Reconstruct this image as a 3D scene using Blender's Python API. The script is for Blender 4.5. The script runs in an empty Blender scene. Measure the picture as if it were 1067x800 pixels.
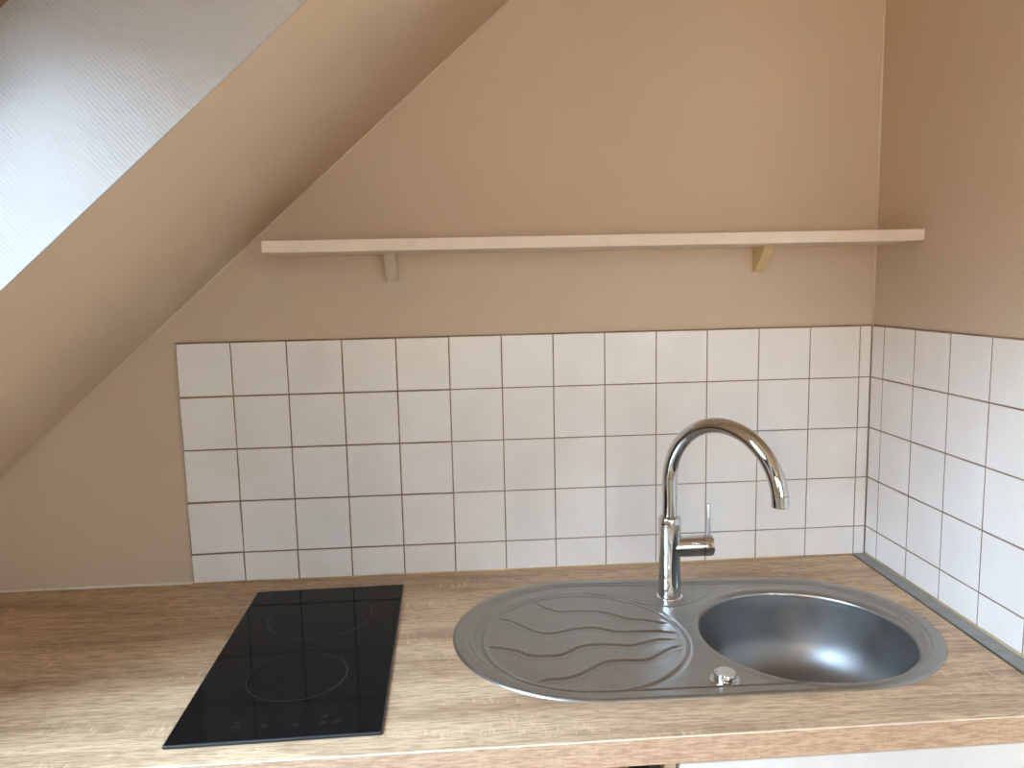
import bpy, bmesh, math, random
from mathutils import Vector, Matrix
from mathutils.geometry import delaunay_2d_cdt
random.seed(7)
SC = bpy.context.scene
COL = SC.collection
PI = math.pi

# ------------------------------------------------------------------ helpers
def link(name, bm, mat, parent=None, smooth=False, angle=None):
    me = bpy.data.meshes.new(name)
    bm.normal_update()
    bm.to_mesh(me); bm.free()
    o = bpy.data.objects.new(name, me)
    COL.objects.link(o)
    for m in (mat if isinstance(mat, (list, tuple)) else [mat]):
        me.materials.append(m)
    if smooth:
        for p in me.polygons: p.use_smooth = True
        if angle is not None:
            me.set_sharp_from_angle(angle=math.radians(angle))
    if parent is not None:
        o.parent = parent
        o.matrix_parent_inverse = Matrix.Translation(-parent.location) if parent.type == 'EMPTY' else Matrix.Identity(4)
        if parent.type == 'EMPTY' and parent.rotation_euler.z:
            o.matrix_parent_inverse = Matrix.Identity(4)
    return o

def empty(name, loc, rz=0):
    o = bpy.data.objects.new(name, None)
    o.location = loc; o.rotation_euler = (0, 0, rz)
    o.empty_display_size = .05
    COL.objects.link(o)
    return o

def tag(o, label=None, cat=None, group=None, kind=None):
    if label: o['label'] = label
    if cat: o['category'] = cat
    if group: o['group'] = group
    if kind: o['kind'] = kind
    return o

def struct(name, bm, mat, label=None, **k):
    o = link(name, bm, mat, **k); o['kind'] = 'structure'
    if label: o['label'] = label
    return o

def box(bm, x0, x1, y0, y1, z0, z1, bev=0, seg=2):
    vs = [bm.verts.new((x, y, z)) for x in (x0, x1) for y in (y0, y1) for z in (z0, z1)]
    idx = [(0, 1, 3, 2), (4, 6, 7, 5), (0, 4, 5, 1), (2, 3, 7, 6), (0, 2, 6, 4), (1, 5, 7, 3)]
    fs = [bm.faces.new([vs[i] for i in f]) for f in idx]
    if bev:
        es = list({e for f in fs for e in f.edges})
        bmesh.ops.bevel(bm, geom=es, offset=bev, segments=seg, profile=.5, affect='EDGES')
    return bm

def hexa(bm, pts):
    """box from 8 points: 4 of one end, 4 of the other"""
    vs = [bm.verts.new(p) for p in pts]
    for f in ((0, 1, 2, 3), (7, 6, 5, 4), (0, 4, 5, 1), (1, 5, 6, 2), (2, 6, 7, 3), (3, 7, 4, 0)):
        bm.faces.new([vs[i] for i in f])
    bmesh.ops.recalc_face_normals(bm, faces=bm.faces)
    return bm

def lathe(bm, prof, cx, cy, seg=64, axis='Z', base=(0, 0, 0)):
    """prof: list of (r, h); revolve about an axis through base"""
    rings = []
    for r, h in prof:
        ring = []
        n = seg if r > 1e-6 else 1
        for i in range(n):
            a = 2*PI*i/seg
            if axis == 'Z': p = (cx+r*math.cos(a), cy+r*math.sin(a), h)
            else: p = (h, cy+r*math.cos(a), cx+r*math.sin(a))   # axis X: cx is z
            ring.append(bm.verts.new(p))
        rings.append(ring)
    for A, B in zip(rings, rings[1:]):
        for i in range(seg):
            j = (i+1) % seg
            a = [A[i % len(A)]] + ([A[j]] if len(A) > 1 else [])
            b = ([B[j]] if len(B) > 1 else []) + [B[i % len(B)]]
            f = a+b
            if len(f) > 2: bm.faces.new(f)
    bmesh.ops.recalc_face_normals(bm, faces=bm.faces)
    return bm

def tube(bm, pts, rad, seg=24, cap=True):
    """rad: number or list"""
    pts = [Vector(p) for p in pts]
    n = len(pts)
    t0 = (pts[1]-pts[0]).normalized()
    up = Vector((0, 0, 1)) if abs(t0.z) < .9 else Vector((1, 0, 0))
    nrm = (up-t0*up.dot(t0)).normalized()
    rings = []
    for i in range(n):
        t = (pts[min(i+1, n-1)]-pts[max(i-1, 0)]).normalized()
        nrm = (nrm-t*nrm.dot(t)).normalized()
        b = t.cross(nrm)
        r = rad[i] if isinstance(rad, (list, tuple)) else rad
        rings.append([bm.verts.new(pts[i]+(nrm*math.cos(2*PI*k/seg)+b*math.sin(2*PI*k/seg))*r) for k in range(seg)])
    for A, B in zip(rings, rings[1:]):
        for k in range(seg):
            bm.faces.new((A[k], A[(k+1) % seg], B[(k+1) % seg], B[k]))
    if cap:
        bm.faces.new(rings[0][::-1]); bm.faces.new(rings[-1])
    bmesh.ops.recalc_face_normals(bm, faces=bm.faces)
    return bm

def sm(a, b, x):
    t = max(0., min(1., (x-a)/(b-a)))
    return t*t*(3-2*t)

# ------------------------------------------------------------------ materials
class NT:
    def __init__(s, name):
        s.m = bpy.data.materials.new(name); s.m.use_nodes = True
        s.t = s.m.node_tree; s.b = s.t.nodes['Principled BSDF']
    def n(s, typ, **k):
        nd = s.t.nodes.new('ShaderNode'+typ)
        for a, v in k.items():
            if a.startswith('i_'):
                key = a[2:]
                key = int(key) if key.isdigit() else key.replace('_', ' ')
                nd.inputs[key].default_value = v
            else: setattr(nd, a, v)
        return nd
    def l(s, a, b): s.t.links.new(a, b)
    def pos(s, scale=(1, 1, 1)):
        tc = s.n('TexCoord'); mp = s.n('Mapping'); mp.inputs['Scale'].default_value = scale
        s.l(tc.outputs['Object'], mp.inputs['Vector']); return mp.outputs[0]
    def noise(s, scale=(1, 1, 1), sc=1, detail=3, rough=.5, dist=0):
        nd = s.n('TexNoise', i_Scale=sc, i_Detail=detail, i_Roughness=rough, i_Distortion=dist)
        s.l(s.pos(scale), nd.inputs['Vector']); return nd.outputs['Fac']
    def ramp(s, fac, stops):
        r = s.n('ValToRGB'); e = r.color_ramp.elements
        while len(e) < len(stops): e.new(.5)
        for el, (p, c) in zip(e, stops):
            el.position = p; el.color = (*c, 1) if len(c) == 3 else c
        s.l(fac, r.inputs['Fac']); return r.outputs['Color']
    def mix(s, fac, a, b, mode='MIX'):
        m = s.n('Mix', data_type='RGBA', blend_type=mode)
        for sock, v in ((m.inputs[0], fac), (m.inputs[6], a), (m.inputs[7], b)):
            if hasattr(v, 'links') or isinstance(v, bpy.types.NodeSocket): s.l(v, sock)
            elif isinstance(v, tuple): sock.default_value = (*v, 1)
            else: sock.default_value = v
        return m.outputs[2]
    def math(s, op, a, b=None):
        m = s.n('Math', operation=op)
        for i, v in enumerate((a, b)):
            if v is None: continue
            if isinstance(v, bpy.types.NodeSocket): s.l(v, m.inputs[i])
            else: m.inputs[i].default_value = v
        return m.outputs[0]
    def bump(s, h, dist=.001, strength=1, prev=None):
        b = s.n('Bump', i_Distance=dist, i_Strength=strength); s.l(h, b.inputs['Height'])
        if prev is not None: s.l(prev, b.inputs['Normal'])
        return b.outputs[0]
    def set(s, col=None, rough=None, metal=None, normal=None, **k):
        for key, v in (('Base Color', col), ('Roughness', rough), ('Metallic', metal), ('Normal', normal)):
            if v is None: continue
            if isinstance(v, bpy.types.NodeSocket): s.l(v, s.b.inputs[key])
            else: s.b.inputs[key].default_value = (*v, 1) if isinstance(v, tuple) else v
        for key, v in k.items(): s.b.inputs[key.replace('_', ' ')].default_value = v
        return s.m

def wall_material(name, base, weave=True):
    t = NT(name)
    big = t.noise(sc=2.2, detail=2)
    c = t.mix(t.ramp(big, [(.3, (0, 0, 0)), (.7, (1, 1, 1))]), tuple(v*.965 for v in base), tuple(min(1, v*1.03) for v in base))
    fine = t.noise((1, 1, .35), 420, 2)
    n1 = t.bump(fine, .0006, .35)
    n2 = t.bump(t.noise(sc=60, detail=3), .0012, .25, n1)
    return t.set(c, .62, 0, n2)

WALL = (.600, .475, .350)
M = {}
M['wall'] = wall_material('beige_wallpaper', WALL)
M['slope'] = wall_material('beige_painted_slope', WALL)

def ribbed():
    t = NT('ribbed_wallpaper')
    tc = t.n('TexCoord')
    dp = t.n('VectorMath', operation='DOT_PRODUCT'); t.l(tc.outputs['Object'], dp.inputs[0])
    dp.inputs[1].default_value = (.7537, 0, .6572)
    wob = t.math('MULTIPLY', t.noise(sc=30, detail=2), .0016)
    s = t.math('ADD', dp.outputs['Value'], wob)
    w = t.math('SINE', t.math('MULTIPLY', s, 2*PI/.0046))
    w = t.math('MULTIPLY', t.math('ADD', w, 1), .5)
    n1 = t.bump(w, .0008, .55)
    n2 = t.bump(t.noise(sc=190, detail=3), .0008, .45, n1)
    return t.set((.44, .405, .365), .5, 0, n2)
M['ribbed'] = ribbed()

def wood_top(name, light, mid, dark, dash=False):
    t = NT(name)
    band = t.noise((.55, 5.5, 5.5), 2.6, 3, .55, .35)
    flow = t.noise((1.5, 17, 17), 3.0, 7, .68, 1.1)
    f = t.math('ADD', t.math('MULTIPLY', band, .55), t.math('MULTIPLY', flow, .45))
    c = t.ramp(f, [(.37, dark), (.47, mid), (.56, light), (.68, tuple(min(1, v*1.1) for v in light))])
    fib = t.noise((26, 300, 300), 1.0, 4, .65)
    c = t.mix(.58, c, t.ramp(fib, [(.40, (.30, .26, .22)), (.54, (1, 1, 1))]), 'MULTIPLY')
    # cathedral grain lines wandering along the board
    tcc = t.n('TexCoord'); sx = t.n('SeparateXYZ'); t.l(tcc.outputs['Object'], sx.inputs[0])
    wob = t.math('MULTIPLY', t.noise((1.1, 4.5, 4.5), 2.0, 4, .55, .3), .16)
    fine = t.math('MULTIPLY', t.noise((14, 60, 60), 1.0, 3, .6), .006)
    ph = t.math('MULTIPLY', t.math('ADD', t.math('ADD', sx.outputs['Y'], wob), fine), 2*PI/.0135)
    ln = t.ramp(t.math('SINE', ph), [(.15, (0, 0, 0)), (.95, (1, 1, 1))])
    lm = t.ramp(t.noise((1.3, 8, 8), 2.2, 3, .6), [(.42, (0, 0, 0)), (.62, (1, 1, 1))])
    c = t.mix(t.math('MULTIPLY', t.math('MULTIPLY', ln, lm), .42), c, tuple(v*.62 for v in mid))
    # pale saw marks running across the grain, in patches
    tick = t.noise((230, 34, 34), 1.0, 3, .65, .8)
    msk = t.ramp(t.noise((1.8, 7, 7), 3.0, 3, .6), [(.50, (0, 0, 0)), (.66, (1, 1, 1))])
    tk = t.math('MULTIPLY', t.ramp(tick, [(.54, (0, 0, 0)), (.64, (1, 1, 1))]), msk)
    c = t.mix(t.math('MULTIPLY', tk, .72), c, tuple(min(1, v*1.28) for v in light))
    dk = t.noise((30, 420, 420), 1.0, 2, .5)
    c = t.mix(t.math('MULTIPLY', t.ramp(dk, [(.60, (0, 0, 0)), (.72, (1, 1, 1))]), .35), c, dark)
    nb = t.bump(fib, .0004, .35)
    return t.set(c, .46, 0, nb)
M['top'] = wood_top('light_oak_laminate', (.66, .475, .30), (.52, .355, .215), (.35, .22, .125))
def edge_mat():
    t = NT('worktop_edge_laminate')
    a = t.noise((45, 1, 420), 1.0, 3, .65)
    c = t.ramp(a, [(.36, (.46, .30, .19)), (.5, (.60, .41, .275)), (.66, (.72, .52, .37))])
    v = t.noise((300, 1, 60), 1.0, 2, .6)
    c = t.mix(.12, c, t.ramp(v, [(.4, (.5, .42, .36)), (.58, (1, 1, 1))]), 'MULTIPLY')
    return t.set(c, .45)
M['edge'] = edge_mat()

def tile_mat():
    t = NT('glazed_white_tile')
    c = t.ramp(t.noise(sc=9, detail=2), [(.35, (.80, .78, .755)), (.7, (.85, .835, .815))])
    n1 = t.bump(t.noise(sc=22, detail=1), .0012, .25)
    n2 = t.bump(t.noise(sc=160, detail=2), .0002, .2, n1)
    return t.set(c, .24, 0, n2)
M['tile'] = tile_mat()
def simple(name, col, rough=.5, metal=0, var=.06, sc=40, bump=0, **k):
    t = NT(name)
    c = t.ramp(t.noise(sc=sc, detail=3), [(.3, tuple(v*(1-var) for v in col)), (.7, tuple(min(1, v*(1+var)) for v in col))])
    nb = t.bump(t.noise(sc=sc*4, detail=2), .0005, bump) if bump else None
    return t.set(c, rough, metal, nb, **k)
M['grout'] = simple('brown_grout', (.235, .165, .105), .85, var=.35, sc=14)
M['sealant'] = simple('yellowed_sealant', (.56, .40, .19), .45, var=.3, sc=12)
M['caulk'] = simple('pale_caulk', (.68, .58, .46), .5, var=.05)
M['white_caulk'] = simple('white_caulk', (.72, .66, .58), .5, var=.1)
M['shelf'] = simple('cream_shelf_board', (.735, .625, .52), .5, var=.03, bump=.1)
M['bracket_pale'] = simple('cream_painted_bracket', (.62, .54, .41), .5, var=.04)
M['bracket_yellow'] = simple('yellowed_bracket', (.66, .52, .27), .45, var=.06)
M['door'] = simple('white_door_laminate', (.78, .77, .75), .35, var=.02)
M['panel'] = simple('pale_wood_panel', (.66, .53, .40), .5, var=.06)
M['brown'] = simple('brown_wood_rail', (.22, .10, .045), .5, var=.3, sc=20)
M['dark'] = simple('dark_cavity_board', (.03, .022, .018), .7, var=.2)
M['floor'] = simple('brown_floor', (.26, .16, .09), .4, var=.3, sc=6)
M['frame'] = simple('dark_window_wood', (.16, .09, .05), .45, var=.25, sc=15)
M['blind'] = simple('beige_blind_fabric', (.40, .33, .26), .8, var=.04)
M['joint'] = simple('grey_aluminium_strip', (.29, .29, .275), .42, .75, var=.12, sc=30)
M['gap'] = simple('dark_seal', (.05, .032, .02), .7)
M['roof'] = simple('roof_tile', (.2, .1, .07), .8)

def steel(name, col, r0, r1, sc=30, metal=1.0):
    t = NT(name)
    blot = t.noise(sc=sc, detail=4, rough=.6)
    rr = t.ramp(blot, [(.3, (r0,)*3), (.75, (r1,)*3)])
    c = t.mix(t.ramp(blot, [(.35, (0, 0, 0)), (.7, (1, 1, 1))]), tuple(v*.90 for v in col), col)
    return t.set(c, rr, metal)
M['steel'] = steel('brushed_stainless_steel', (.37, .368, .352), .295, .38)
M['bowl'] = steel('bowl_stainless_steel', (.33, .33, .33), .36, .50, 18)
t = NT('polished_chrome'); M['chrome'] = t.set((.64, .645, .65), t.ramp(t.noise(sc=40), [(.3, (.03,)*3), (.7, (.07,)*3)]), 1.0)
t = NT('brushed_chrome_lever'); M['lever'] = t.set((.55, .56, .57), t.ramp(t.noise(sc=60), [(.3, (.25,)*3), (.7, (.4,)*3)]), 1.0)
t = NT('black_ceramic_glass')
smud = t.noise(sc=9, detail=3)
M['hob'] = t.set((.004, .004, .0045), t.ramp(smud, [(.35, (.045,)*3), (.75, (.11,)*3)]), 0, IOR=1.33, Specular_IOR_Level=.14)
M['hobedge'] = simple('hob_ground_edge', (.02, .021, .023), .35, 0)
M['print'] = simple('grey_hob_print', (.010, .010, .011), .4)
t = NT('window_glass')
for nd in list(t.t.nodes):
    if nd.type == 'BSDF_PRINCIPLED': t.t.nodes.remove(nd)
tr = t.n('BsdfTransparent'); gl = t.n('BsdfGlossy', i_Roughness=.02); fr = t.n('Fresnel', i_IOR=1.45)
mx = t.n('MixShader'); out = [n for n in t.t.nodes if n.type == 'OUTPUT_MATERIAL'][0]
nz = t.ramp(t.noise(sc=3), [(.3, (.95, .97, .98)), (.7, (.98, .99, 1))]); t.l(nz, tr.inputs['Color'])
t.l(fr.outputs[0], mx.inputs[0]); t.l(tr.outputs[0], mx.inputs[1]); t.l(gl.outputs[0], mx.inputs[2]); t.l(mx.outputs[0], out.inputs[0])
M['glass'] = t.m
t = NT('dimming_sheet_fabric')
for nd in list(t.t.nodes):
    if nd.type == 'BSDF_PRINCIPLED': t.t.nodes.remove(nd)
tr = t.n('BsdfTransparent'); tl = t.n('BsdfTranslucent'); tl.inputs['Color'].default_value = (.8, .76, .68, 1)
mx = t.n('MixShader'); out = [n for n in t.t.nodes if n.type == 'OUTPUT_MATERIAL'][0]
nz = t.ramp(t.noise((1, 1, .1), 30), [(.3, (.42, .42, .42)), (.7, (.48, .48, .48))]); t.l(nz, tr.inputs['Color'])
mx.inputs[0].default_value = .35
t.l(tr.outputs[0], mx.inputs[1]); t.l(tl.outputs[0], mx.inputs[2]); t.l(mx.outputs[0], out.inputs[0])
M['dimmer'] = t.m

# ------------------------------------------------------------------ camera
CAM = (-.8585, -1.5770, .5940)
F = .81067
fw = Vector((0.06304414, 0.99012409, -0.12521867)); rt = Vector((0.99755977, -0.0662891, -0.02191479)); upv = rt.cross(fw)
cd = bpy.data.cameras.new('camera'); cam = bpy.data.objects.new('camera', cd); COL.objects.link(cam)
cd.sensor_fit = 'HORIZONTAL'; cd.sensor_width = 36; cd.lens = 36*F*1000/1067; cd.clip_start = .02
m3 = Matrix((rt, upv, -fw)).transposed().to_4x4(); m3.translation = CAM
cam.matrix_world = m3
SC.camera = cam

# ------------------------------------------------------------------ room shell
WY = .006            # wallpaper face of the back wall (tiles stand 6 mm proud)
WX = .005
ZF, ZC = -.90, 1.60
SV = Vector((.7537, 0, .6572)); NV = Vector((-.6572, 0, .7537)); O0 = Vector((-1.7825, 0, .2389))
def SP(s, y, d=0): return O0+SV*s+NV*d+Vector((0, y, 0))
XL, XR, YB = -2.15, 2.4, -3.6
S0, S1 = -.4876-.03, 2.071
bm = bmesh.new(); box(bm, XL-.1, XR+.1, WY, WY+.1, ZF-.1, ZC+.1); struct('wall_back', bm, M['wall'])
bm = bmesh.new(); box(bm, WX, WX+.1, -.85, WY, ZF, ZC, .003); struct('wall_right', bm, M['wall'])
ey0, ey1, ez0, ez1 = -2.7, -1.45, -.45, .55
bm = bmesh.new()
for a in ((YB, ey0, ZF, ZC), (ey1, WY, ZF, ZC), (ey0, ey1, ZF, ez0), (ey0, ey1, ez1, ZC)): box(bm, XR, XR+.1, a[0], a[1], a[2], a[3])
struct('wall_east', bm, M['wall'])
w4 = empty('fill_window_east', (XR, ey0, ez0)); w4['kind'] = 'structure'  # unseen window added on the east side to brighten the slope
bm = bmesh.new()
for a in ((ey0, ey0+.06, ez0, ez1), (ey1-.06, ey1, ez0, ez1), (ey0, ey1, ez0, ez0+.06), (ey0, ey1, ez1-.06, ez1), (-2.10, -2.05, ez0, ez1)):
    box(bm, XR+.02, XR+.07, a[0], a[1], a[2], a[3], .004)
link('window_frame', bm, M['door'], w4)
bm = bmesh.new(); box(bm, XR+.045, XR+.049, ey0+.05, ey1-.05, ez0+.05, ez1-.05); link('pane', bm, M['glass'], w4)
bm = bmesh.new(); box(bm, XL-.1, XL, YB, WY, ZF, -.06); struct('wall_left', bm, M['wall'])
bm = bmesh.new(); box(bm, XL-.1, XR+.1, YB-.1, WY+.1, ZF-.1, ZF); struct('floor', bm, M['floor'])
# wall behind the camera with a window hole
bm = bmesh.new()
wx0, wx1, wz0, wz1 = -.85, 1.0, .05, 1.45
for a in ((XL-.1, wx0, ZF, ZC+.1), (wx1, XR+.1, ZF, ZC+.1), (wx0, wx1, ZF, wz0), (wx0, wx1, wz1, ZC+.1)):
    box(bm, a[0], a[1], YB-.1, YB, a[2], a[3])
struct('wall_front', bm, M['wall'])
w2 = empty('fill_window_rear', (wx0, YB, wz0)); w2['kind'] = 'structure'  # unseen window added behind the camera for frontal daylight
bm = bmesh.new()
for a in ((wx0, wx0+.06, wz0, wz1), (wx1-.06, wx1, wz0, wz1), (wx0, wx1, wz0, wz0+.06), (wx0, wx1, wz1-.06, wz1), ((wx0+wx1)/2-.03, (wx0+wx1)/2+.03, wz0, wz1)):
    box(bm, a[0], a[1], YB-.07, YB-.02, a[2], a[3], .004)
link('window_frame', bm, M['door'], w2)
bm = bmesh.new(); box(bm, wx0+.05, wx1-.05, YB-.05, YB-.046, wz0+.05, wz1-.05); link('pane', bm, M['glass'], w2)
bm = bmesh.new(); box(bm, wx0+.02, wx1-.02, YB-.018, YB-.016, wz0+.01, wz1-.01); link('dimming_sheet', bm, M['dimmer'], w2)  # sheer sheet added only to dim the light of this window

# sloping ceiling with the skylight opening, then the flat ceiling
KS0, KS1, KY0, KY1, KD = -.02, 1.20, -.672, -1.452, .205
JY0, JY1, JS1 = -1.72, -3.06, 1.35
bm = bmesh.new()
def slab(s0, s1, y0, y1, d0=0, d1=.05):
    hexa(bm, [SP(s0, y0, d0), SP(s1, y0, d0), SP(s1, y1, d0), SP(s0, y1, d0), SP(s0, y0, d1), SP(s1, y0, d1), SP(s1, y1, d1), SP(s0, y1, d1)])
LT = .004   # thickness of the reveal lining
slab(S0, S1+.04, WY, KY0+LT); slab(S0, S1+.04, KY1-LT, JY0+LT); slab(S0, S1+.04, JY1-LT, YB); slab(S0, KS0-LT, JY0+LT, JY1-LT); slab(JS1+LT, S1+.04, JY0+LT, JY1-LT); slab(S0, KS0-LT, KY0+LT, KY1-LT); slab(KS1+LT, S1+.04, KY0+LT, KY1-LT)
x6 = SP(S1, 0).x
box(bm, x6-.01, XR+.1, YB-.1, WY+.1, ZC, ZC+.1)
struct('ceiling', bm, M['slope'])
def skylight(name, s0, s1, y0, y1):
    global bm
    sk = empty(name, SP(s0, y0)); sk['kind'] = 'structure'
    bm = bmesh.new()
    slab(s0-LT, s1+LT, y0, y0+LT, 0, KD); slab(s0-LT, s1+LT, y1-LT, y1, 0, KD)
    slab(s0-LT, s0, y0, y1, 0, KD); slab(s1, s1+LT, y0, y1, 0, KD)
    link('reveal', bm, M['ribbed'], sk)
    bm = bmesh.new(); e = .05
    slab(s0-.06, s1+.06, y0-e, y0+.06, KD, KD+.05); slab(s0-.06, s1+.06, y1-.06, y1+e, KD, KD+.05)
    slab(s0-.06, s0+e, y0-e, y1+e, KD, KD+.05); slab(s1-e, s1+.06, y0-e, y1+e, KD, KD+.05)
    link('window_frame', bm, M['frame'], sk)
    bm = bmesh.new(); slab(s0+e-.01, s1-e+.01, y0-e+.01, y1+e-.01, KD+.02, KD+.024); link('pane', bm, M['glass'], sk)
    return sk
skylight('fill_skylight', KS0, JS1, JY0, JY1)  # unseen second skylight, added to light the right wall
sk = skylight('window_1', KS0, KS1, KY0, KY1)
BL = .77
bm = bmesh.new(); slab(BL, KS1-.055, KY0-.052, KY1+.052, KD+.006, KD+.008)
tube(bm, [SP(BL, KY0-.052, KD+.007), SP(BL, KY1+.052, KD+.007)], .005, 12)
link('roller_blind', bm, M['blind'], sk)

# beads of caulk in the joints
bm = bmesh.new(); tube(bm, [SP(S0+.03, WY-.001, .0005), SP(S1, WY-.001, .0005)], .0028, 8); struct('trim_1', bm, M['caulk'], smooth=True)
bm = bmesh.new(); tube(bm, [(WX-.001, WY-.001, .495), (WX-.001, WY-.001, ZC)], .0026, 8); struct('trim_2', bm, M['caulk'], smooth=True)
bm = bmesh.new(); tube(bm, [SP(KS0, KY0+.001, .001), SP(KS1, KY0+.001, .001)], .0008, 8); struct('trim_3', bm, M['slope'], smooth=True)
bm = bmesh.new(); tube(bm, [(-2.05, WY-.002, .001), (-1.424, WY-.002, .001)], .0035, 8)
struct('trim_4', bm, M['white_caulk'], smooth=True)
bm = bmesh.new(); tube(bm, [(-1.424, -.0012, .0005), (-.027, -.0012, .0005)], .0022, 8)
tube(bm, [(-.0012, -.001, .0032), (-.0012, -.60, .0032)], .0016, 8)
struct('trim_5', bm, M['sealant'], smooth=True)

# ------------------------------------------------------------------ tiled splashbacks
HB, P = .0630, .108
cols = [-1.4240, -1.3180, -1.2085, -1.0990, -.9910, -.8845, -.7780, -.6725, -.5660, -.4585, -.3515, -.2420, -.1325, -.0250, -.0005]
rows = [HB+4*P, HB+3*P, HB+2*P, HB+P, HB, .0005]
def tile(bm, fn, a0, a1, b0, b1, rot=0, g=.0011, depth=.0050):
    """fn(a, b, out) maps wall coordinates to the world"""
    a0 += g; a1 -= g; b0 += g; b1 -= g
    ca, cb = (a0+a1)/2, (b0+b1)/2
    tx, ty, off = random.uniform(-.0035, .0035), random.uniform(-.0035, .0035), random.uniform(0, .0002)
    def P_(a, b, o):
        da, db = a-ca, b-cb
        a2 = ca+da*math.cos(rot)-db*math.sin(rot); b2 = cb+da*math.sin(rot)+db*math.cos(rot)
        return bm.verts.new(fn(a2, b2, o+off+tx*da+ty*db if o > -.003 else o))
    r = .0009
    outer = [P_(a, b, -depth) for a, b in ((a0, b0), (a1, b0), (a1, b1), (a0, b1))]
    mid = [P_(a, b, -.0007) for a, b in ((a0, b0), (a1, b0), (a1, b1), (a0, b1))]
    inn = [P_(a, b, 0) for a, b in ((a0+r, b0+r), (a1-r, b0+r), (a1-r, b1-r), (a0+r, b1-r))]
    for A, B in ((outer, mid), (mid, inn)):
        for i in range(4):
            j = (i+1) % 4; bm.faces.new((A[i], A[j], B[j], B[i]))
    bm.faces.new(inn)
sb = empty('tiled_splashback', (-.71, 0, 0))
tag(sb, 'long splashback of white square tiles with brown grout behind the tap and sink', 'splashback')
bm = bmesh.new(); fb = lambda a, b, o: (a, -o, b)
# outward is -y: flip so that o>0 moves towards the room
fb = lambda a, b, o: (a, -o, b)
for c in range(14):
    for r in range(5):
        g = .0011; rot = 0
        lo, hi = rows[r+1], rows[r]
        if c == 0 and r in (1, 3, 4): rot = .010 if r == 1 else .016; hi -= .0012
        elif c < 5: hi -= .0004; lo += .0002
        rot += random.uniform(-.0015, .0015)
        tile(bm, fb, cols[c], cols[c+1], lo, hi, rot if abs(cols[c+1]-cols[c]) > .05 else 0, .00125 if c < 5 else .0010)
bmesh.ops.recalc_face_normals(bm, faces=bm.faces)
link('tiles', bm, M['tile'], sb)
bm = bmesh.new(); box(bm, cols[0]+.0005, -.0005, .0012, WY-.0006, .0005, rows[0]+.0016); link('grout', bm, M['grout'], sb)['label'] = 'dark brown grout lines'
sr = empty('tiled_splashback', (0, -.4, 0))
tag(sr, 'short splashback of white square tiles on the right side wall, above the grey strip', 'splashback')
fr_ = lambda a, b, o: (-o, -a, b)
bm = bmesh.new(); rc = [.0006, .0468]+[.0468+P*k for k in range(1, 7)]
for c in range(7):
    for r in range(5):
        tile(bm, fr_, rc[c], rc[c+1], rows[r+1]+(.003 if r == 4 else 0), rows[r], random.uniform(-.001, .001), .0013)
bmesh.ops.recalc_face_normals(bm, faces=bm.faces)
link('tiles', bm, M['tile'], sr)
bm = bmesh.new(); box(bm, .0006, WX, -rc[-1]+.0005, -.0015, .001, rows[0]+.0014); link('grout', bm, M['grout'], sr)['label'] = 'dark brown grout lines'

# ------------------------------------------------------------------ sink shape (also used for the worktop cut-out)
CA, RA = Vector((-.6575, -.3115)), .2310
CB, RB = Vector((-.2855, -.3290)), .2195
BC, BR = Vector((-.2930, -.3535)), .1735
def hull(d, n=160):
    ax = CB-CA; h = ax.length; ax = ax/h; per = Vector((-ax.y, ax.x))
    r1, r2 = RA-d, RB-d
    b = (r1-r2)/h; th = math.acos(b)          # tangent angle measured from the axis
    pts = []
    k = n//2
    for i in range(k+1):
        a = th+(2*PI-2*th)*i/k
        pts.append(CA+(ax*math.cos(a)+per*math.sin(a))*r1)
    for i in range(k+1):
        a = -th+2*th*i/k
        pts.append(CB+(ax*math.cos(a)+per*math.sin(a))*r2)
    return pts
def sdf(p):
    ax = CB-CA; h = ax.length; ax = ax/h; q = p-CA
    y = q.dot(ax); x = abs(q.dot(Vector((-ax.y, ax.x))))
    b = (RA-RB)/h; a = math.sqrt(1-b*b); k = -b*x+a*y
    if k < 0: return RA-math.hypot(x, y)
    if k > a*h: return RB-math.hypot(x, y-h)
    return RA-(a*x+b*y)

# ------------------------------------------------------------------ worktop
WT = .038
YF = -.633
bm = bmesh.new()
outer = [(-2.05, .004), (-2.05, YF), (-.0005, YF), (-.0005, .004)]
outer = [(-2.05, .0055), (-2.05, YF), (.0045, YF), (.0045, -.0005), (-1.4245, -.0005), (-1.4245, .0055)]
outer = [(-2.05, -.0004), (-2.05, YF), (-.0004, YF), (-.0004, -.0004)]
hole = hull(.020, 96)
for z, flip in ((0, False), (-WT, True)):
    vo = [bm.verts.new((x, y, z)) for x, y in outer]; vh = [bm.verts.new((p.x, p.y, z)) for p in hole]
    es = []
    for L in (vo, vh):
        for i in range(len(L)): es.append(bm.edges.new((L[i], L[(i+1) % len(L)])))
    bmesh.ops.triangle_fill(bm, use_beauty=True, use_dissolve=False, edges=es)
    if z == 0: top_o, top_h = vo, vh
    else:
        for A, B in ((top_o, vo), (top_h, vh)):
            for i in range(len(A)):
                j = (i+1) % len(A); bm.faces.new((A[i], A[j], B[j], B[i]))
bmesh.ops.recalc_face_normals(bm, faces=bm.faces)
wt = link('worktop', bm, M['top'])
tag(wt, 'light oak laminate kitchen worktop running under the sloping ceiling to the right wall', 'worktop')
bm = bmesh.new(); box(bm, -2.05, -.0005, YF-.0012, YF, -WT, -.0003, .0005, 1)
link('edge_banding', bm, M['edge'], wt)['label'] = 'pinkish brown front edge'

bm = bmesh.new(); box(bm, -2.05, -.0005, YF-.0016, YF+.0006, -.0012, .0003, .0003, 1)  # edge highlight put into the pale colour of a thin laminate strip
link('edge_highlight', bm, simple('pale_edge_highlight', (.86, .74, .58), .35), wt)['label'] = 'thin pale painted highlight along the top front edge'

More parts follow.
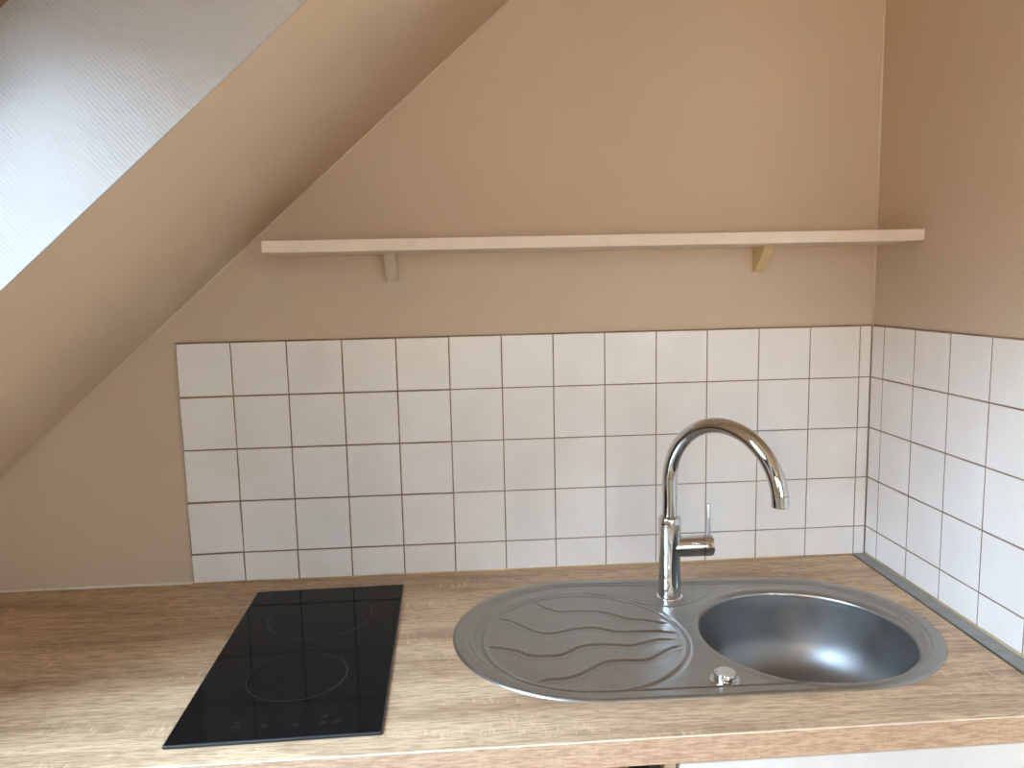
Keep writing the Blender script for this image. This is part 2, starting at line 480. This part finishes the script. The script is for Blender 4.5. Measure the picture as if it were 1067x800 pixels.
# grey joint strip along the right wall
bm = bmesh.new()
secs = []
for y, w in ((-.0016, .0262), (-.30, .0300), (-.632, .0340)):
    secs.append([bm.verts.new(p) for p in ((-w, y, .0001), (-w, y, .0016), (-w+.0015, y, .0026), (-.004, y, .0032), (-.0014, y, .0030), (-.0012, y, .0001))])
for A, B in zip(secs, secs[1:]):
    for i in range(6): bm.faces.new((A[i], A[(i+1) % 6], B[(i+1) % 6], B[i]))
bm.faces.new(secs[0]); bm.faces.new(secs[-1][::-1]); bmesh.ops.recalc_face_normals(bm, faces=bm.faces)
js = link('joint_strip', bm, M['joint']); tag(js, 'narrow grey metal strip sealing the worktop against the right tiled wall', 'strip')
bm = bmesh.new(); hexa(bm, [(-.0262-.0016, -.0016, .0001), (-.0262, -.0016, .0001), (-.034, -.632, .0001), (-.034-.0022, -.632, .0001),
                            (-.0262-.0016, -.0016, .0007), (-.0262, -.0016, .0007), (-.034, -.632, .0007), (-.034-.0022, -.632, .0007)])
link('seal', bm, M['gap'], js)['label'] = 'dark seal line along the strip'

# ------------------------------------------------------------------ hob
hob = empty('induction_hob', (-1.128, -.3310, 0), math.radians(.93))
tag(hob, 'narrow black glass two-zone hob set into the wooden worktop', 'hob')
def hobpart(name, bm, mat, parent, **k):
    o = link(name, bm, mat, parent, **k); o.matrix_parent_inverse = Matrix.Identity(4); return o
hx, hy, hz = .1435, .2625, .0050
bm = bmesh.new()
def rrect(w, h, r, z, n=5):
    L = []
    for cx, cy, a0 in ((w-r, h-r, 0), (-w+r, h-r, 90), (-w+r, -h+r, 180), (w-r, -h+r, 270)):
        for i in range(n+1):
            a = math.radians(a0+90*i/n); L.append((cx+r*math.cos(a), cy+r*math.sin(a), z))
    return L
rings = [[bm.verts.new(p) for p in rrect(hx-q, hy-q, .003, z)] for q, z in ((0, .0012), (0, .0036), (.0006, .0045), (.0018, hz))]
for A, B in zip(rings, rings[1:]):
    for i in range(len(A)): bm.faces.new((A[i], A[(i+1) % len(A)], B[(i+1) % len(A)], B[i]))
f = bm.faces.new(rings[-1]); bm.faces.new(rings[0][::-1]); bmesh.ops.recalc_face_normals(bm, faces=bm.faces)
for fc in bm.faces: fc.material_index = 1
top = max(bm.faces, key=lambda q: q.calc_area()*(1 if q.normal.z > .5 else 0)); top.material_index = 0
hobpart('glass_panel', bm, [M['hob'], M['hobedge']], hob)
bm = bmesh.new(); box(bm, -hx+.002, hx-.002, -hy+.002, hy-.002, .0001, .0012); hobpart('gasket', bm, M['gap'], hob)
def ringmesh(cx, cy, r, w, z, n=96):
    b = bmesh.new()
    A = [b.verts.new((cx+(r-w/2)*math.cos(2*PI*i/n), cy+(r-w/2)*math.sin(2*PI*i/n), z)) for i in range(n)]
    B = [b.verts.new((cx+(r+w/2)*math.cos(2*PI*i/n), cy+(r+w/2)*math.sin(2*PI*i/n), z)) for i in range(n)]
    for i in range(n): b.faces.new((A[i], B[i], B[(i+1) % n], A[(i+1) % n]))
    return b
hobpart('cooking_zone_ring', ringmesh(0, -.091, .0755, .0011, hz+.00006), M['print'], hob)['label'] = 'thin grey circle of the front cooking zone'
hobpart('cooking_zone_ring', ringmesh(0, .129, .0925, .0011, hz+.00006), M['print'], hob)['label'] = 'thin grey circle of the larger rear cooking zone'
icons = [(-1.1859, -.5465, 'key'), (-1.1846, -.5612, 'power'), (-1.1471, -.5598, 'plus'), (-1.1057, -.5615, 'minus'), (-1.0686, -.5613, 'plus'), (-1.0673, -.5439, 'dot'), (-1.0494, -.5606, 'power')]
for x, y, kind in icons:
    x += 1.128; y += .331
    b = ringmesh(x, y, .0040, .0007, hz+.00006, 28)
    z = hz+.00006
    def bar(x0, x1, y0, y1):
        b.faces.new([b.verts.new(p) for p in ((x0, y0, z), (x1, y0, z), (x1, y1, z), (x0, y1, z))])
    if kind in ('plus', 'minus'): bar(x-.002, x+.002, y-.0003, y+.0003)
    if kind == 'plus': bar(x-.0003, x+.0003, y+.0003, y+.002); bar(x-.0003, x+.0003, y-.002, y-.0003)
    if kind == 'power': bar(x-.0004, x+.0004, y, y+.0045)
    if kind == 'dot': bar(x-.001, x+.001, y-.001, y+.001)
    if kind == 'key': bar(x-.0015, x+.0015, y-.0015, y+.0008)
    hobpart('touch_control', b, M['print'], hob)

# ------------------------------------------------------------------ sink
sink = empty('kitchen_sink', (-.48, -.32, 0))
tag(sink, 'oval stainless steel sink with round bowl and grooved drainer, set in the worktop', 'sink')
W = [
 [(-.7368,-.1817),(-.719,-.2066),(-.6955,-.2252),(-.6593,-.2269),(-.6239,-.2336),(-.5983,-.2513),(-.5803,-.2686),(-.5503,-.2779),(-.5286,-.2902),(-.5155,-.2942)],
 [(-.8105,-.2435),(-.7881,-.2545),(-.7655,-.2815),(-.7435,-.3061),(-.7135,-.3126),(-.6809,-.3007),(-.6459,-.2984),(-.6237,-.3096),(-.605,-.3195),(-.5542,-.323),(-.528,-.3283),(-.5113,-.3364)],
 [(-.8353,-.3508),(-.811,-.3577),(-.7856,-.369),(-.7676,-.3869),(-.7393,-.3935),(-.7102,-.3912),(-.6811,-.3701),(-.6568,-.3622),(-.6211,-.3662),(-.5927,-.3729),(-.5636,-.3618),(-.5455,-.3565),(-.5178,-.3596)],
 [(-.759,-.4778),(-.7416,-.469),(-.7174,-.4692),(-.6915,-.4581),(-.6667,-.4389),(-.6452,-.4238),(-.6194,-.4214),(-.5819,-.4242),(-.5595,-.4113),(-.5344,-.3901),(-.5152,-.384)],
]
def catmull(L, n=8):
    P_ = [Vector(p) for p in L]; P_ = [P_[0]*2-P_[1]]+P_+[P_[-1]*2-P_[-2]]; out = []
    for i in range(1, len(P_)-2):
        a, b, c, d = P_[i-1:i+3]
        for k in range(n):
            t = k/n
            out.append(.5*((2*b)+(c-a)*t+(2*a-5*b+4*c-d)*t*t+(3*b-a-3*c+d)*t**3))
    out.append(P_[-2]); return out
WC = [catmull(w) for w in W]
DECK = catmull([(-.6600,-.1280),(-.6313,-.1430),(-.5956,-.1620),(-.5604,-.1880),(-.5209,-.2130),(-.4850,-.2240),(-.4550,-.2160),(-.4216,-.1921),(-.3822,-.1513),(-.355,-.133)])
FOOT = catmull([(-.555,-.500),(-.520,-.470),(-.490,-.452),(-.470,-.452)])
EC, ERX, ERY = Vector((-.6680, -.3360)), .1680, .1790
def mind(p, L):
    best = 1e9; bi = 0
    for i in range(len(L)-1):
        a, b = L[i], L[i+1]; ab = b-a; t = max(0, min(1, (p-a).dot(ab)/ab.length_squared))
        d = (p-(a+ab*t)).length
        if d < best: best = d; bi = i+t
    return best, bi/(len(L)-1)
def height(p):
    d = sdf(p)
    z = .0004+.0034*sm(-.0002, .0035, d)
    z -= .0016*sm(.0205, .0235, d)
    z += .0009*math.exp(-((d-.0275)/.0020)**2)
    z -= .0012*sm(.0290, .0325, d)
    q = p-EC; ang = math.atan2(q.y/ERY, q.x/ERX)
    rr = math.hypot(q.x/ERX, q.y/ERY); de = (rr-1)*ERX
    if abs(de) < .03 and d > .02:
        z += (.0013*math.exp(-(de/.0028)**2) - .0014*math.exp(-((de-.0065)/.0030)**2))*sm(.0225, .0290, d)
    if rr < 1.02:
        z -= .0006*sm(0, .004, -de)
        for L in WC:
            if min(abs(p.y-v.y) for v in L[::6]) > .03: continue
            dd, t = mind(p, L)
            if dd < .012:
                w = sm(0, .05, t)*sm(0, .04, 1-t)*.7+.3
                z -= .0023*w*math.exp(-(dd/.0028)**2)
                z += .0006*w*math.exp(-((dd-.0062)/.0028)**2)
    if -.68 < p.x < -.34 and p.y > -.25:
        dd, t = mind(p, DECK)
        if dd < .014:
            w = sm(0, .12, t)*sm(0, .12, 1-t)
            z += .0012*w*math.exp(-(dd/.0028)**2)-.0006*w*math.exp(-((dd-.006)/.0025)**2)
    dd, t = mind(p, FOOT)
    if dd < .01: z += .0006*sm(0, .3, t)*sm(0, .3, 1-t)*math.exp(-(dd/.003)**2)
    rb = (p-BC).length-BR
    if rb < .03:
        z += .0010*math.exp(-((rb-.013)/.005)**2)
    fr0 = .007
    if rb < fr0:
        k = max(0, min(1, rb/fr0)); z -= fr0-math.sqrt(max(0, fr0*fr0-(fr0-rb)**2)) if rb > 0 else fr0
    return z
verts = []; loops = []
def addloop(L):
    i0 = len(verts); verts.extend(L); n = len(L)
    loops.extend([(i0+i, i0+(i+1) % n) for i in range(n)])
for d in (0, .0012, .0025, .004, .0205, .0235, .0275, .0305): 
    L = hull(d, 300)
    L = [p for i, p in enumerate(L) if (p-L[i-1]).length > 1e-5]
    addloop(L)
for rb in (0, .0004, .0013, .003, .005, .0075):
    addloop([BC+Vector((math.cos(2*PI*i/256), math.sin(2*PI*i/256)))*(BR+rb) for i in range(256)])
st = .0027
y = CA.y-RA; j = 0
while y < CA.y+RA:
    x = CA.x-RA+(st/2 if j % 2 else 0)
    while x < CB.x+RB:
        p = Vector((x, y)); d = sdf(p); rb = (p-BC).length-BR
        if d > .0052 and rb > .0088 and min(abs(d-v) for v in (.0205, .0235, .0275, .0305)) > .0011: verts.append(p)
        x += st
    y += st*.9; j += 1
res = delaunay_2d_cdt(verts, loops, [], 0, 1e-6)
bm = bmesh.new()
bv = [bm.verts.new((v.x, v.y, height(Vector(v)))) for v in res[0]]
for f in res[2]:
    c = sum((res[0][i] for i in f), Vector((0, 0)))/len(f)
    if (c-BC).length < BR-1e-4 and all((res[0][i]-BC).length < BR+1e-5 for i in f): continue
    fc = bm.faces.new([bv[i] for i in f])
    if fc.normal.z < 0: pass
bmesh.ops.remove_doubles(bm, verts=bm.verts, dist=.00022)
bmesh.ops.dissolve_degenerate(bm, edges=bm.edges, dist=.0001)
bmesh.ops.recalc_face_normals(bm, faces=bm.faces)
if sum(fc.normal.z for fc in bm.faces) < 0:
    bmesh.ops.reverse_faces(bm, faces=bm.faces)
bmesh.ops.delete(bm, geom=[v for v in bm.verts if not v.link_faces], context='VERTS')
# outer lip down to the worktop
be = [e for e in bm.edges if e.is_boundary and all((Vector((v.co.x, v.co.y))-BC).length > BR+.003 for v in e.verts)]
ex = bmesh.ops.extrude_edge_only(bm, edges=be)
for v in ex['geom']:
    if isinstance(v, bmesh.types.BMVert): v.co.z = .00015
deck = link('drainer_deck', bm, M['steel'], sink, smooth=True)
zr = height(BC+Vector((BR+.000001, 0)))
prof = [(BR, zr), (BR-.0002, zr-.004), (BR-.0010, -.02), (BR-.0025, -.05), (BR-.005, -.075), (BR-.009, -.095), (BR-.016, -.112), (BR-.027, -.127), (BR-.042, -.138), (BR-.062, -.1455), (BR-.090, -.150), (BR-.120, -.1525), (.046, -.154), (.040, -.1555), (.038, -.159), (.0, -.160)]
P2 = catmull(prof[:-3], 5)
prof2 = [(p.x, p.y) for p in P2]+prof[-3:]
bm = bmesh.new(); lathe(bm, prof2, BC.x, BC.y, 128)
for fc in bm.faces:
    c = fc.calc_center_median()
    tgt = Vector((BC.x, BC.y, .05))-c
    if fc.normal.dot(tgt) < 0: fc.normal_flip()
bowl = link('bowl', bm, M['bowl'], sink, smooth=True, angle=50)
bm = bmesh.new(); lathe(bm, [(.0, -.1555), (.028, -.1560), (.030, -.1575), (.0, -.1585)], BC.x, BC.y, 40); lathe(bm, [(0, -.148), (.006, -.149), (.006, -.156), (0, -.156)], BC.x, BC.y, 24)
link('strainer', bm, M['chrome'], sink, smooth=True, angle=40)
# pop-up waste knob
KX, KYY = -.4790, -.4960
kz = height(Vector((KX, KYY)))
bm = bmesh.new(); lathe(bm, [(.0165, kz+.0012), (.0168, kz+.0100), (.0160, kz+.0117), (.0140, kz+.0120), (.0, kz+.0114)], KX, KYY, 48)
kn = link('drain_knob', bm, M['chrome'], sink, smooth=True, angle=35); kn['label'] = 'small round chrome knob at the front edge'
bm = bmesh.new(); lathe(bm, [(.0222, kz-.0002), (.0222, kz+.0008), (.0212, kz+.0016), (.017, kz+.0018), (.0, kz+.0018)], KX, KYY, 48)
link('knob_ring', bm, M['chrome'], kn, smooth=True, angle=35)
bm = bmesh.new()
ang = math.radians(-82)
c0 = Vector((KX+.0167*math.cos(ang), KYY+.0167*math.sin(ang), kz+.0068)); dr = Vector((math.cos(ang), math.sin(ang), 0))
tube(bm, [c0-dr*.001, c0+dr*.0004], .0014, 16); link('set_screw', bm, M['gap'], kn)

# ------------------------------------------------------------------ tap
FX, FY = -.4785, -.1810
fz = height(Vector((FX, FY-.03)))
tap = empty('kitchen_tap', (FX, FY, fz))
tag(tap, 'tall chrome swan-neck mixer tap standing on the back edge of the sink', 'tap')
R_ = .0208
bm = bmesh.new(); lathe(bm, [(.0, fz-.0004), (.0245, fz-.0004), (.0250, fz+.0012), (.0245, fz+.0024), (.0228, fz+.0034), (.0, fz+.0034)], FX, FY, 64)
link('base_ring', bm, M['chrome'], tap, smooth=True, angle=40)
bm = bmesh.new(); lathe(bm, [(.0, fz+.0035), (R_+.0004, fz+.0035), (R_, .02), (R_, .1430), (R_-.0006, .1437), (R_-.0006, .1445), (R_, .1452), (R_, .1555), (R_-.0012, .1577), (.0160, .1585), (.0148, .1573), (.0, .1573)], FX, FY, 64)
link('body', bm, M['chrome'], tap, smooth=True, angle=35)
TH = math.radians(-57); RR, ZC_ = .1180, .2280
dxy = Vector((math.cos(TH), math.sin(TH), 0)); B0 = Vector((FX, FY, 0))
path = [B0+Vector((0, 0, z)) for z in (.156, .17, .19, .21)]
AE = math.radians(9)
for i in range(61):
    a = PI-(PI-AE)*i/60
    path.append(B0+dxy*(RR+RR*math.cos(a))+Vector((0, 0, ZC_+RR*math.sin(a))))
bm = bmesh.new(); tube(bm, path, .0138, 40)
sp = link('spout', bm, M['chrome'], tap, smooth=True, angle=50); sp['label'] = 'curved chrome spout turned towards the bowl'
def arc(a): return B0+dxy*(RR+RR*math.cos(a))+Vector((0, 0, ZC_+RR*math.sin(a)))
bm = bmesh.new()
an = [math.radians(v) for v in (9.05, 8.6, 8.4, 5, 2, .2, -.2, -.2001)]
tube(bm, [arc(v) for v in an], [.0128, .0128, .0141, .0141, .0141, .0141, .0132, .0105], 40)
ae = link('aerator', bm, M['chrome'], sp, smooth=True, angle=35)
# side handle
HZ = .0990
bm = bmesh.new(); lathe(bm, [(.0, FX+.005), (.0198, FX+.005), (.0198, -.4165), (.0190, -.4158), (.0, -.4158)], HZ, FY, 48, 'X')
link('handle_barrel', bm, M['chrome'], tap, smooth=True, angle=35)
bm = bmesh.new(); lathe(bm, [(.0, -.4157), (.0190, -.4156), (.0203, -.4148), (.0203, -.4010), (.0193, -.3975), (.0165, -.3962), (.0, -.3958)], HZ, FY, 48, 'X')
hc = link('handle_cap', bm, M['chrome'], tap, smooth=True, angle=35)
bm = bmesh.new(); tube(bm, [(-.4050, FY, HZ+.012), (-.4050, FY, HZ+.030), (-.4048, FY, .178), (-.4048, FY, .1795)], [.0046, .0046, .0042, .0034], 20)
link('lever', bm, M['lever'], hc, smooth=True, angle=40)['label'] = 'thin upright matt metal lever'

# ------------------------------------------------------------------ shelf
SD = -.167; SZ0, SZ1 = .6606, .6815
sh = empty('wall_shelf', (-.6, 0, SZ0))
tag(sh, 'long thin cream shelf fixed high on the beige wall', 'shelf')
bm = bmesh.new(); box(bm, -1.2040, .0035, SD, WY-.0005, SZ0, SZ1, .0008, 2); link('board', bm, M['shelf'], sh)
def bracket(cx, w, D, z1, mat, label):
    bm = bmesh.new(); zt = SZ0; y0 = WY-.0005
    pr = [(y0, zt)]+[(y0, z1)]
    pr.append((-.006, z1))
    n = 12
    for i in range(1, n+1):
        u = i/n
        pr.append((-.008-(D-.008)*u**.80+.0045*math.sin(PI*u), z1+.0015+(zt-.004-z1-.0015)*u))
    pr.append((-D, zt))
    A = [bm.verts.new((cx-w/2, y, z)) for y, z in pr]; B = [bm.verts.new((cx+w/2, y, z)) for y, z in pr]
    bm.faces.new(A); bm.faces.new(B[::-1])
    for i in range(len(pr)): bm.faces.new((A[i], B[i], B[(i+1) % len(pr)], A[(i+1) % len(pr)]))
    bmesh.ops.recalc_face_normals(bm, faces=bm.faces)
    o = link('bracket', bm, mat, sh); o['label'] = label
bracket(-.9920, .0215, .058, .6085, M['bracket_pale'], 'small cream bracket under the left part of the board')
bracket(-.2475, .0185, .056, .6110, M['bracket_yellow'], 'small yellowed bracket under the right part of the board')

# ------------------------------------------------------------------ cabinets under the worktop
cb = empty('base_cabinet', (-.30, -.31, ZF))
tag(cb, 'white fronted base cabinet below the sink', 'cabinet')
bm = bmesh.new(); box(bm, -.6040, -.5880, -.6200, -.02, ZF+.12, -.0385, .0006, 1); link('side_panel', bm, M['panel'], cb)['label'] = 'pale wood side panel'
bm = bmesh.new(); box(bm, -.022, -.006, -.6140, -.02, ZF+.12, -.0385, .0006, 1); link('side_panel', bm, M['panel'], cb)
bm = bmesh.new(); box(bm, -.587, -.023, -.612, -.02, ZF+.12, ZF+.136); link('bottom_panel', bm, M['panel'], cb)
bm = bmesh.new(); box(bm, -.586, -.008, -.6320, -.6145, ZF+.125, -.0400, .0012, 2); link('door', bm, M['door'], cb)
bm = bmesh.new(); box(bm, -.60, -.006, -.57, -.554, ZF, ZF+.119); link('plinth', bm, M['door'], cb)
oc = empty('base_cabinet', (-1.0, -.31, ZF))
tag(oc, 'open dark base cabinet under the front edge, left of the white cabinet', 'cabinet')
bm = bmesh.new(); box(bm, -1.26, -.652, -.6190, -.603, -.0620, -.0385); link('front_rail', bm, M['brown'], oc)['label'] = 'brown wooden rail'
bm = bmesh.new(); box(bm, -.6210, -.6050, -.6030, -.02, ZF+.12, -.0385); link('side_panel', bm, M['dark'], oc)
bm = bmesh.new(); box(bm, -1.276, -1.26, -.6190, -.02, ZF, -.0385); link('side_panel', bm, M['panel'], oc)
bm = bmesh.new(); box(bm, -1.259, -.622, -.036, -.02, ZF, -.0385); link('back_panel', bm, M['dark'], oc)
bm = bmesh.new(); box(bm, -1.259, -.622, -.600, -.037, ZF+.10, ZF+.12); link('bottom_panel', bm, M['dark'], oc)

# ------------------------------------------------------------------ light
w = bpy.data.worlds.new('sky'); SC.world = w; w.use_nodes = True
nt = w.node_tree; bg = nt.nodes['Background']
tc = nt.nodes.new('ShaderNodeTexCoord'); sp_ = nt.nodes.new('ShaderNodeSeparateXYZ'); nt.links.new(tc.outputs['Generated'], sp_.inputs[0])
rp = nt.nodes.new('ShaderNodeValToRGB'); mr = nt.nodes.new('ShaderNodeMapRange')
mr.inputs['From Min'].default_value = -1; nt.links.new(sp_.outputs['Z'], mr.inputs['Value']); nt.links.new(mr.outputs[0], rp.inputs[0])
el = rp.color_ramp.elements
el[0].position = .40; el[0].color = (.85, .78, .68, 1)
el[1].position = 1; el[1].color = (.60, .78, 1.0, 1)
for p_, c_ in ((.49, (1.0, .93, .82)), (.52, (.80, .98, 1.14)), (.70, (.68, .92, 1.20))):
    q = el.new(p_); q.color = (*c_, 1)
nt.links.new(rp.outputs[0], bg.inputs[0]); bg.inputs[1].default_value = 15.0

def portal(name, M4, sx, sy):
    d = bpy.data.lights.new(name, 'AREA'); d.shape = 'RECTANGLE'; d.size = sx; d.size_y = sy
    d.cycles.is_portal = True
    o = bpy.data.objects.new(name, d); COL.objects.link(o); o.matrix_world = M4; return o
c = SP((KS0+BL)/2, (KY0+KY1)/2, KD+.06)
mm = Matrix((SV, Vector((0, 1, 0)).cross(SV)*0+Vector((0, -1, 0)), NV)).transposed()
X = SV; Zv = NV; Yv = Zv.cross(X)
mm = Matrix((X, Yv, Zv)).transposed().to_4x4(); mm.translation = c
portal('skylight_portal', mm, BL-KS0+.1, abs(KY1-KY0)+.1)
X = Vector((1, 0, 0)); Zv = Vector((0, -1, 0)); Yv = Zv.cross(X)
mm = Matrix((X, Yv, Zv)).transposed().to_4x4(); mm.translation = ((wx0+wx1)/2, YB-.11, (wz0+wz1)/2)
portal('fill_window_portal', mm, wx1-wx0, wz1-wz0)
c = SP((KS0+JS1)/2, (JY0+JY1)/2, KD+.06)
mm = Matrix((SV, NV.cross(SV), NV)).transposed().to_4x4(); mm.translation = c
portal('skylight_portal', mm, JS1-KS0+.1, abs(JY1-JY0)+.1)
X = Vector((0, 1, 0)); Zv = Vector((1, 0, 0)); Yv = Zv.cross(X)
mm = Matrix((X, Yv, Zv)).transposed().to_4x4(); mm.translation = (XR+.11, (ey0+ey1)/2, (ez0+ez1)/2)
portal('fill_window_portal', mm, ey1-ey0, ez1-ez0)
# warm fill light added behind the camera to lift the right wall
ld = bpy.data.lights.new('warm_fill', 'AREA'); ld.shape = 'DISK'; ld.size = .30; ld.energy = 2.2; ld.spread = math.radians(110); ld.color = (1, .72, .45)
lo = bpy.data.objects.new('warm_fill', ld); COL.objects.link(lo); lo.location = (-1.10, -1.95, .55); lo.rotation_euler = Vector((1, .95, .25)).to_track_quat('-Z', 'Y').to_euler()

vs = SC.view_settings
vs.view_transform = 'Standard'; vs.look = 'None'; vs.gamma = 1; vs.use_curve_mapping = False
vs.exposure = 0.85
SC.cycles.max_bounces = 12; SC.cycles.diffuse_bounces = 8; SC.cycles.glossy_bounces = 6; SC.cycles.caustics_reflective = True
SC.cycles.sample_clamp_indirect = 10
